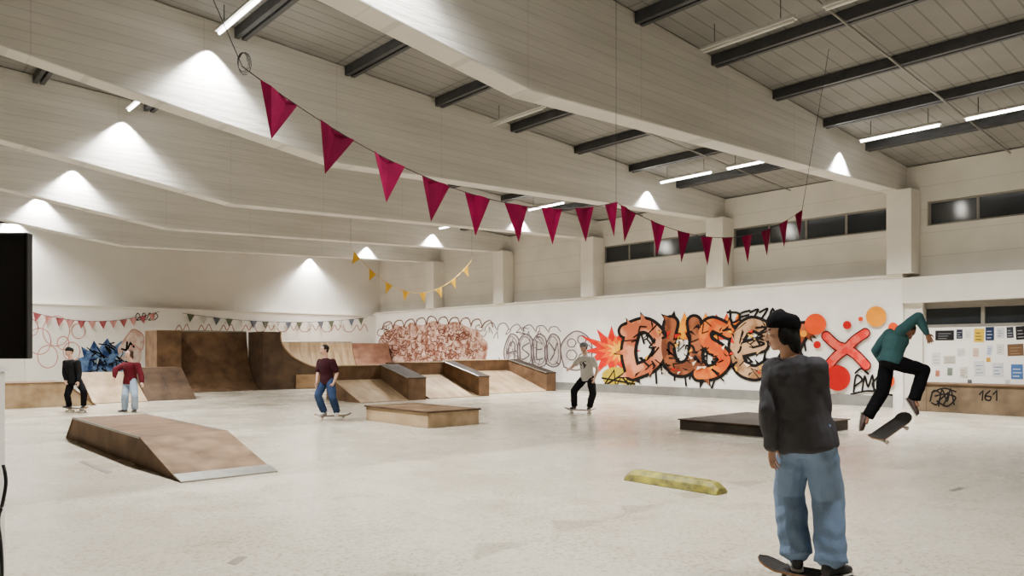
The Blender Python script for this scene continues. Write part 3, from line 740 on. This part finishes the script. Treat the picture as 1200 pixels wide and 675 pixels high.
def displace(me, amp, sc):
    nr = [v.normal.copy() for v in me.vertices]
    for v, n in zip(me.vertices, nr):
        q = Vector((v.co.x*sc[0], v.co.y*sc[1], v.co.z*sc[2]))
        v.co += n*amp*(noise.noise(q)+.5*noise.noise(q*2.1))
def link(me, name, m, parent):
    me.materials.clear()
    for k in (m if isinstance(m, list) else [m]): me.materials.append(k)
    o = bpy.data.objects.new(name, me); COL.objects.link(o); o.parent = parent; return o
def person(label, D, px0, P, st):
    s = st.get('s', 1.); vox = st.get('vox', .009)
    u0 = (px0-600)/F*D
    root = empty('person', uv2w(u0, D, 0), (0,0,-YAW)); tag(root, label, 'person')
    def J(q):
        dd = D+(q[2] if len(q) > 2 else 0); return Vector(((q[0]-600)/F*dd-u0, dd-D, CH-(q[1]-HZ)*dd/F))
    j = {k: (J(v) if k not in ('hf','hu','toeL','toeR') else Vector(v).normalized()) for k, v in P.items()}
    if 'deckz' in st:
        for sd in st.get('ondeck', 'LR'): j['an'+sd].z = st['deckz']+.0855*s
    for sd in 'LR':
        j['el'+sd], j['wr'+sd] = ik(j['sh'+sd], j['wr'+sd], j['el'+sd], .285*s, .25*s)
        j['kn'+sd], j['an'+sd] = ik(j['hip'+sd], j['an'+sd], j['kn'+sd], .43*s, .42*s)
    pel = (j['hipL']+j['hipR'])/2; nk = j['neck']
    hr = (j['hipR']-j['hipL']).normalized(); sr = (j['shR']-j['shL']).normalized()
    spine = (nk-pel).normalized(); shf = spine.cross(sr).normalized()
    TL = [(-.17,.10,.085),(-.06,.155,.115),(.08,.165,.118),(.3,.142,.103),(.5,.15,.112),(.68,.168,.12),(.82,.172,.105),(.93,.125,.08),(1.0,.062,.058)]
    def torso(lv, g, gd):
        R = []
        for f, a, b in lv:
            rt = hr.lerp(sr, max(0, min(1, f))); rt = (rt-spine*rt.dot(spine)).normalized(); fw = spine.cross(rt)
            R.append(ring(pel+(nk-pel)*f, rt*(a*s+g), fw*(b*s+gd)))
        return R
    H = .225*s; hu, hf = j['hu'], j['hf']; hf = (hf-hu*hf.dot(hu)).normalized(); hx = hf.cross(hu)
    chin = j['head']-hu*H*.5
    hp = lambda t, x, f: chin+hu*(H*t)+hx*(x*s)+hf*(f*s)
    body = MB()
    body.loft(torso(TL, 0, 0))
    body.loft([ring(hp(t, 0, o), hx*a*s, hf*b*s, 18, 2.1) for t, a, b, o in HEADR])
    body.tube(nk-spine*.05*s, hp(.22, 0, -.02), .058*s, .055*s, 14)
    body.chain([(hp(.54, 0, .09), .008*s), (hp(.42, 0, .103), .010*s), (hp(.35, 0, .108), .014*s)], 8)
    for x in (-1, 1):
        body.ell(hp(.46, .074*x, -.006), hx*.012*s, hf*.02*s, hu*.032*s, 10, 7)
        body.ell(hp(.34, .013*x, .096), hx*.009*s, hf*.008*s, hu*.008*s, 8, 6)
        body.ell(hp(.58, .03*x, .078), hx*.026*s, hf*.014*s, hu*.009*s, 10, 6)
        body.ell(hp(.38, .04*x, .056), hx*.024*s, hf*.022*s, hu*.022*s, 10, 7)
    body.ell(hp(.21, 0, .084), hx*.024*s, hf*.012*s, hu*.007*s, 10, 6)
    body.ell(hp(.165, 0, .081), hx*.02*s, hf*.012*s, hu*.007*s, 10, 6)
    for sd in 'LR':
        sh, el, wr = j['sh'+sd], j['el'+sd], j['wr'+sd]
        body.chain([(sh, .058*s), (sh.lerp(el, .45), .047*s), (el, .039*s), (el.lerp(wr, .3), .040*s), (wr, .026*s)])
        body.tube(nk-spine*.08*s, sh, .06*s, .055*s)
        hip, kn, an = j['hip'+sd], j['kn'+sd], j['an'+sd]
        body.chain([(hip, .088*s), (hip.lerp(kn, .5), .074*s), (kn, .054*s), (kn.lerp(an, .3), .054*s), (an, .036*s)])
        toe = j['toe'+sd]
        if abs(toe.z) < .25: body.chain([(an, .034*s), (an+toe*.1*s-Vector((0,0,.045*s)), .028*s)])
        else: body.chain([(an, .034*s), (an+toe*.08*s, .026*s)])
        d = (wr-el).normalized(); sg = 1 if sd == 'R' else -1
        n = (-sr*sg); n = (n-d*n.dot(d)).normalized()
        ac = d.cross(n)
        fwd = ac if ac.dot(shf) > 0 else -ac
        body.loft([ring(wr+d*q*s, fwd*w*s, n*t*s, 12) for q, w, t in ((-.01,.024,.02),(.02,.03,.018),(.06,.04,.016),(.088,.04,.013),(.096,.034,.01))])
        for i, ln in enumerate((.07, .078, .072, .056)):
            o = (.031-.021*i)*1.0
            p0 = wr+d*.082*s+fwd*o*s; dd = (d+fwd*(.16-.11*i)).normalized()
            p1 = p0+dd*ln*.45*s+n*.006*s; p2 = p1+(dd+n*.45).normalized()*ln*.32*s; p3 = p2+(dd+n*.95).normalized()*ln*.25*s
            body.chain([(p0, .0095*s), (p1, .0085*s), (p2, .0078*s), (p3, .0068*s)], 8)
        p0 = wr+d*.022*s+fwd*.026*s; p1 = p0+(d*.7+fwd*.8+n*.2).normalized()*.04*s; p2 = p1+(d+fwd*.35+n*.35).normalized()*.03*s; p3 = p2+(d+n*.3).normalized()*.022*s
        body.chain([(p0, .014*s), (p1, .0105*s), (p2, .0095*s), (p3, .0075*s)], 8)
    me = remesh(body, 'body', min(vox, st.get('bvox', .008)), 2)
    sk = mat('skin_'+st['skin'][0], st['skin'][1], .5, .06, 14, spec=.3); lip = mat('lips', (150,84,76), .5, .05, 20); brow = mat('brow_'+st['hair'][0], st['hair'][1], .8, .1, 20)
    link(me, 'body', [sk, lip, brow], root)
    lc = hp(.19, 0, .09)
    for pl in me.polygons:
        q = pl.center-lc
        if abs(q.dot(hu)) < .011*s and abs(q.dot(hx)) < .024*s and q.dot(hf) > -.02*s: pl.material_index = 1
        else:
            for x in (-1, 1):
                q = pl.center-hp(.6, .032*x, .085)
                if abs(q.dot(hu)) < .005*s and abs(q.dot(hx)) < .02*s and q.dot(hf) > -.03*s: pl.material_index = 2
    for x in (-1, 1):
        e = hp(.5, .031*x, .079)
        MB().ell(e, hx*.0125*s, hf*.012*s, hu*.008*s, 12, 8).build('eye', mat('eye_white', (226,222,214), .3, .02, 3), root, local=True, smooth=True)
        MB().ell(e+hf*.0085*s, hx*.006*s, hf*.005*s, hu*.006*s, 10, 6).build('iris', mat('eye_dark', (40,28,22), .2, .05, 3), root, local=True, smooth=True)
    hm = mat('hair_'+st['hair'][0], st['hair'][1], .65, .3, 60, bump=.4, stretch=(1,1,.2), spec=.25)
    hk = .86 if 'cap' in st else 1
    hb = MB(); hb.ell(hp(.66-.06*(hk < 1), 0, -.022), hx*.084*s*(hk*1.08 if hk < 1 else 1), hf*.098*s*(hk*1.04 if hk < 1 else 1), hu*.094*s*hk, 20, 14)
    hb.ell(hp(.45, 0, -.05), hx*.07*s, hf*.056*s, hu*.075*s*hk, 16, 10)
    if st.get('long'):
        hb.ell(hp(.2, 0, -.055), hx*.075*s, hf*.05*s, hu*.1*s, 16, 10)
        for x in (-1, 1): hb.ell(hp(.38, .07*x, -.01), hx*.018*s, hf*.04*s, hu*.07*s, 12, 8)
    hme = remesh(hb, 'hair', vox, 2); displace(hme, .006 if hk == 1 else .003, (40,40,14)); link(hme, 'hair', hm, root)
    if 'cap' in st:
        kind, c = st['cap']; cm = mat('cap_'+st['id'], c, .95, .15, 40, bump=.5, spec=.1 if kind == 'beanie' else .5)
        cb = MB()
        if kind == 'beanie':
            cb.loft([ring(hp(t, 0, o), hx*a*s, hf*b*s+hu*(.02*s), 20, 2.1) for t, a, b, o in ((.58,.081,.102,-.008),(.63,.0865,.1065,-.009),(.72,.0875,.108,-.012),(.82,.085,.105,-.016),(.93,.076,.095,-.021),(1.02,.058,.075,-.026),(1.075,.036,.047,-.029),(1.1,.012,.016,-.03))])
            bme = remesh(cb, 'beanie', vox, 3); displace(bme, .0025, (18,18,22)); link(bme, 'beanie', cm, root)
        else:
            cb.loft([ring(hp(t, 0, o), hx*a*s, hf*b*s, 20, 2.1) for t, a, b, o in ((.52,.094,.116,-.012),(.66,.1,.124,-.01),(.8,.096,.118,-.01),(.95,.078,.096,-.012),(1.06,.046,.058,-.012),(1.1,.014,.018,-.012))])
            link(remesh(cb, 'helmet', vox, 2), 'helmet', cm, root)
            for x in (-1, 1): MB().path(cr([hp(.55,.094*x,-.01), hp(.3,.08*x,.01), hp(.06,.045*x,.045), hp(-.02,0,.06)], 5), .006*s).build('chin_strap', M_black, root, local=True)
    g, gd = st.get('loose', (.022, .025))
    lo = st.get('hem', -.12)
    lv = [(lo, .165, .122), (lo+.05, .168, .124)]+[q for q in TL if q[0] > lo+.07]
    lv[-1] = (.99, .062, .06)
    tb = MB(); rr = torso(lv, g, gd); rr[-1] = torso([(1.01,.058,.056)], .008, .008)[0]
    tb.loft(rr)
    sl = st.get('sleeve', 1.0)
    for sd in 'LR':
        sh, el, wr = j['sh'+sd], j['el'+sd], j['wr'+sd]; k = st.get('slv', .02)
        tb.tube(nk-spine*.085*s, sh, .066*s, .062*s+k*.6)
        if sl > .6: tb.chain([(sh, .06*s+k), (sh.lerp(el, .5), .052*s+k), (el, .046*s+k), (el.lerp(wr, .5), .042*s+k), (el.lerp(wr, .93), .032*s+k*.6)])
        else: tb.chain([(sh, .06*s+k*.8), (sh.lerp(el, sl*1.6), .052*s+k*1.1)])
    me = remesh(tb, 'shirt', vox, 4); displace(me, st.get('wr', .007), (9, 9, 7))
    sm = [mat('shirt_'+st['id'], st['shirt'], .9, .06, 12, bump=.1, spec=.15)]
    if 'print' in st: sm.append(mat('print_'+st['id'], st['print'], .8))
    link(me, st.get('top', 'shirt'), sm, root)
    if 'print' in st:
        rt = (sr-spine*sr.dot(spine)).normalized()
        for sgn in (1, -1):
            pc = pel+(nk-pel)*.62+shf*(.14*s)*sgn
            for pl in me.polygons:
                q = pl.center-pc
                if abs(q.dot(rt)) < .09 and abs(q.dot(spine)) < .085 and q.dot(shf)*sgn > -.09 and noise.noise(pl.center*24) > -.12: pl.material_index = 1
    g2 = st.get('baggy', .02); pb = MB()
    pb.loft(torso([(-.2,.10,.085),(-.08,.16,.118),(.06,.165,.118),(.16,.158,.112)], .014, .014))
    for sd in 'LR':
        hip, kn, an = j['hip'+sd], j['kn'+sd], j['an'+sd]
        en = kn.lerp(an, .97); wd = st.get('wide', 0)
        pb.chain([(hip, .09*s+g2*.45), (hip.lerp(kn, .5), .078*s+g2*.8), (kn, .06*s+g2+wd*.5), (kn.lerp(an, .45), .054*s+g2*1.1+wd), (kn.lerp(an, .85), .046*s+g2*1.15+wd*1.3)], 14)
        pb.tube(kn.lerp(an, .85), en, .046*s+g2*1.15+wd*1.3, .05*s+g2*1.1+wd*1.4, 16)
    me = remesh(pb, 'trousers', vox, 4); displace(me, st.get('pwr', .008), st.get('psc', (10, 10, 8)))
    if 'fold' in st:
        nr = [v.normal.copy() for v in me.vertices]
        for v, n in zip(me.vertices, nr):
            z = v.co.z; w = st['fold']*(.35+.65*math.exp(-((z-.3)/.16)**2)+.5*math.exp(-((z-.85)/.1)**2))
            v.co += n*w*math.sin(z*46+5*noise.noise(Vector((v.co.x*9, v.co.y*9, z*3)))+4*v.co.x*3)
    link(me, st.get('legs', 'trousers'), mat('trousers_'+st['id'], st['pants'], .95, .14, 4, bump=.2, col2=st.get('pants2'), bscale=60, spec=.05, edge=.25), root)
    shm_ = mat('shoe_'+st['id'], st['shoe'], .6, .1, 20); som = mat('sole_'+st['id'], st.get('sole', (210,206,196)), .6, .05, 20)
    for sd in 'LR':
        an = j['an'+sd]; f = j['toe'+sd]
        sh_dir = (j['kn'+sd]-an).normalized()
        up = Vector((0,0,1)) if abs(f.z) < .25 else sh_dir
        f2 = (f-up*f.dot(up)).normalized() if abs(f.z) < .25 else f
        up = (up-f2*up.dot(f2)).normalized(); sx = f2.cross(up)
        base = an-up*.085*s
        sb = MB().loft([ring(base+f2*q*s+up*(.014+h/2)*s, sx*w*s, up*(h/2)*s, 14, 2.6) for q, w, h in ((-.072,.022,.05),(-.06,.034,.085),(-.03,.039,.098),(.02,.040,.092),(.07,.044,.07),(.12,.048,.056),(.165,.044,.048),(.19,.03,.036),(.198,.014,.02))])
        link(remesh(sb, 'shoe', vox, 2), 'shoe', shm_, root)
        so = MB().loft([ring(base+f2*q*s+up*.009*s, sx*w*s, up*.009*s, 14, 3) for q, w in ((-.078,.022),(-.064,.038),(-.03,.042),(.03,.042),(.08,.047),(.125,.051),(.168,.047),(.195,.032),(.204,.015))])
        so.build('sole', som, root, local=True, smooth=False)
    return root
DK = .097
DB = 4.65
board(uv2w((964-600)/F*DB, DB+.02, 0), cdir(-.78, .62), (0,0,1), 'skateboard under the nearest skater in blue jeans')
person('skater in black beanie, charcoal sweatshirt and baggy blue jeans, nearest the camera', DB, 953,
  dict(head=(917,389,.04), hf=(-.93,.36,-.08), hu=(-.12,.05,1), neck=(925,419,.02), shL=(909,432,.10), shR=(955,432,-.10),
       elL=(900,480,.0), wrL=(904,523,.06), elR=(974,484,-.12), wrR=(960,518,.10), hipL=(932,514,.06), hipR=(960,514,-.05),
       knL=(927,590,.2), knR=(973,590,.14), anL=(934,651,.13), anR=(974,652,-.05), toeL=(.3,.95,0), toeR=(.85,.55,0)),
  dict(id='near', s=.97, vox=.008, bvox=.005, skin=('warm', (196,152,128)), hair=('black', (22,19,18)), long=True, cap=('beanie', (20,20,22)), deckz=DK,
       shirt=(66,65,69), top='sweatshirt', sleeve=1, slv=.024, loose=(.022,.03), hem=-.13, pants=(104,126,156), pants2=(128,150,180), legs='jeans', baggy=.036, wide=.009, shoe=(44,44,48), wr=.011, pwr=.008, psc=(11,11,4), fold=.0035))
DJ = 9.5
person('skater in teal shirt and black trousers jumping above a tilted board', DJ, 1048,
  dict(head=(1063,388,.02), hf=(.45,-.3,-.85), hu=(.8,-.1,.55), neck=(1053,389,.0), shL=(1042,391,.15), shR=(1055,388,-.15),
       elL=(1028,404,.2), wrL=(1034,424,.35), elR=(1072,364,-.2), wrR=(1086,391,-.22), hipL=(1040,422,.08), hipR=(1045,424,-.08),
       knL=(1036,468,.1), knR=(1092,428,-.1), anL=(1016,489,.05), anR=(1071,469,-.1), toeL=(-.25,-.35,-.75), toeR=(.2,-.5,-.7)),
  dict(id='jump', s=.95, vox=.008, skin=('tan', (160,112,88)), hair=('brown', (60,42,32)), shirt=(56,92,96), sleeve=1, slv=.016, pants=(24,24,27), baggy=.026, shoe=(70,52,46), hem=-.08))
b0 = W(1016, 524, DJ-.15); b1 = W(1068, 488, DJ+.3)
dv = (b1-b0).normalized(); upv = Vector((0,0,1))+cdir(-.3, -.5)
board((b0+b1)/2-upv.normalized()*.05, dv, upv, 'tilted skateboard in mid air below the jumping skater')
D3 = 17.9
board(uv2w((680-600)/F*D3, D3, 0), cdir(-.93, .36), (0,0,1), 'skateboard under the skater wearing a helmet')
person('skater in grey helmet, pale printed shirt and black trousers before the white wall', D3, 687,
  dict(head=(684,407), hf=(-.7,-.7,-.1), hu=(-.05,0,1), neck=(686,417), shR=(680,421,.12), shL=(694,421,-.12), elR=(672,428,.05), wrR=(666,433,-.05),
       elL=(700,432,-.1), wrL=(697,443,-.2), hipR=(685,443,.06), hipL=(692,443,-.06), knR=(668,460,-.1), knL=(696,462,-.35), anR=(673,476.4,.1), anL=(691,476.6,-.04), toeR=(-.6,-.8,0), toeL=(-.3,-.95,0)),
  dict(id='helmet', s=.96, deckz=DK, skin=('fair', (206,164,142)), hair=('brown', (60,42,32)), cap=('helmet', (120,120,122)), shirt=(190,186,178), print=(34,34,36), sleeve=.35, pants=(30,30,33), baggy=.03, shoe=(40,38,38)))
D4 = 16.3
board(uv2w((391-600)/F*D4, D4-.06, 0), cdir(.95, .3), (0,0,1), 'skateboard at the feet of the boy in maroon shirt')
person('skater in dark maroon shirt and dark blue jeans riding his board, before left bank ramp', D4, 384,
  dict(head=(380,410), hf=(-.8,-.6,0), hu=(-.04,0,1), neck=(381.5,420), shR=(375,424,.1), shL=(390,424,-.1), elR=(372,437,.05), wrR=(371,449,-.1),
       elL=(393,437,-.1), wrL=(391,449,-.15), hipR=(380,447,.06), hipL=(387,447,-.06), knR=(370,464,-.25), knL=(388,464,-.4), anR=(380,482,-.1), anL=(395,482,.0), toeR=(-.5,-.86,0), toeL=(.1,-.95,0)),
  dict(id='maroon', s=.93, deckz=DK, skin=('fair', (206,164,142)), hair=('dark', (34,26,22)), shirt=(50,20,26), sleeve=.45, pants=(40,54,82), pants2=(56,74,108), legs='jeans', baggy=.03, shoe=(200,196,190)))
D5 = 18.4
board(uv2w((89-600)/F*D5, D5, 0), cdir(-.9, .43), (0,0,1), 'skateboard under the skater dressed all in black')
person('skater dressed all in black rolling at the far left', D5, 87,
  dict(head=(81,412.5), hf=(-.6,-.8,-.1), hu=(-.08,0,1), neck=(82.5,422), shR=(77,425,.1), shL=(91,425,-.1), elR=(75,437,0), wrR=(77,448,-.1),
       elL=(94,437,-.1), wrL=(92,447,-.2), hipR=(84,446,.06), hipL=(91,446,-.06), knR=(76,461,-.3), knL=(102,461,-.3), anR=(81,474.4,.15), anL=(98,474.8,-.08), toeR=(-.3,-.95,0), toeL=(.3,-.95,0)),
  dict(id='black', s=.9, deckz=DK, skin=('fair', (206,164,142)), hair=('sandy', (150,112,74)), cap=('beanie', (30,30,33)), shirt=(26,26,29), top='sweatshirt', sleeve=1, pants=(24,24,27), baggy=.02, shoe=(30,30,32)))
D6 = 18.4
person('skater in dark red jacket and pale blue jeans with one arm held out', D6, 152,
  dict(head=(151.5,415), hf=(-.5,-.85,-.1), hu=(-.04,0,1), neck=(153,424.5), shR=(146,428,.08), shL=(161,428,-.1), elR=(139,435,-.1), wrR=(134,442,-.25),
       elL=(168,439,-.1), wrL=(167,449,-.25), hipR=(149,447,.06), hipL=(156,447,-.06), knR=(146,462,-.3), knL=(158,462,-.3), anR=(146,479,0), anL=(158,479,-.05), toeR=(-.5,-.85,0), toeL=(.2,-.95,0)),
  dict(id='red', s=.9, deckz=0.001, skin=('fair', (206,164,142)), hair=('brown', (60,42,32)), long=True, shirt=(84,20,30), top='jacket', sleeve=1, slv=.028, loose=(.035,.035), hem=-.14, pants=(140,160,186), pants2=(170,186,206), legs='jeans', baggy=.03, shoe=(60,58,60)))

# ------------------------------------------------------------------ world and camera
w = bpy.data.worlds.new('World'); SC.world = w; w.use_nodes = True
w.node_tree.nodes['Background'].inputs[0].default_value = (.5,.48,.45,1); w.node_tree.nodes['Background'].inputs[1].default_value = .02
cd = bpy.data.cameras.new('camera'); cam = bpy.data.objects.new('camera', cd); COL.objects.link(cam)
cd.sensor_width = 36; cd.sensor_fit = 'HORIZONTAL'; cd.lens = F/1200*36; cd.shift_y = (HZ-337.5)/1200
cam.location = (0,0,CH); cam.rotation_euler = (math.radians(90), 0, -YAW)
cd.clip_start = .05; cd.clip_end = 200
SC.camera = cam
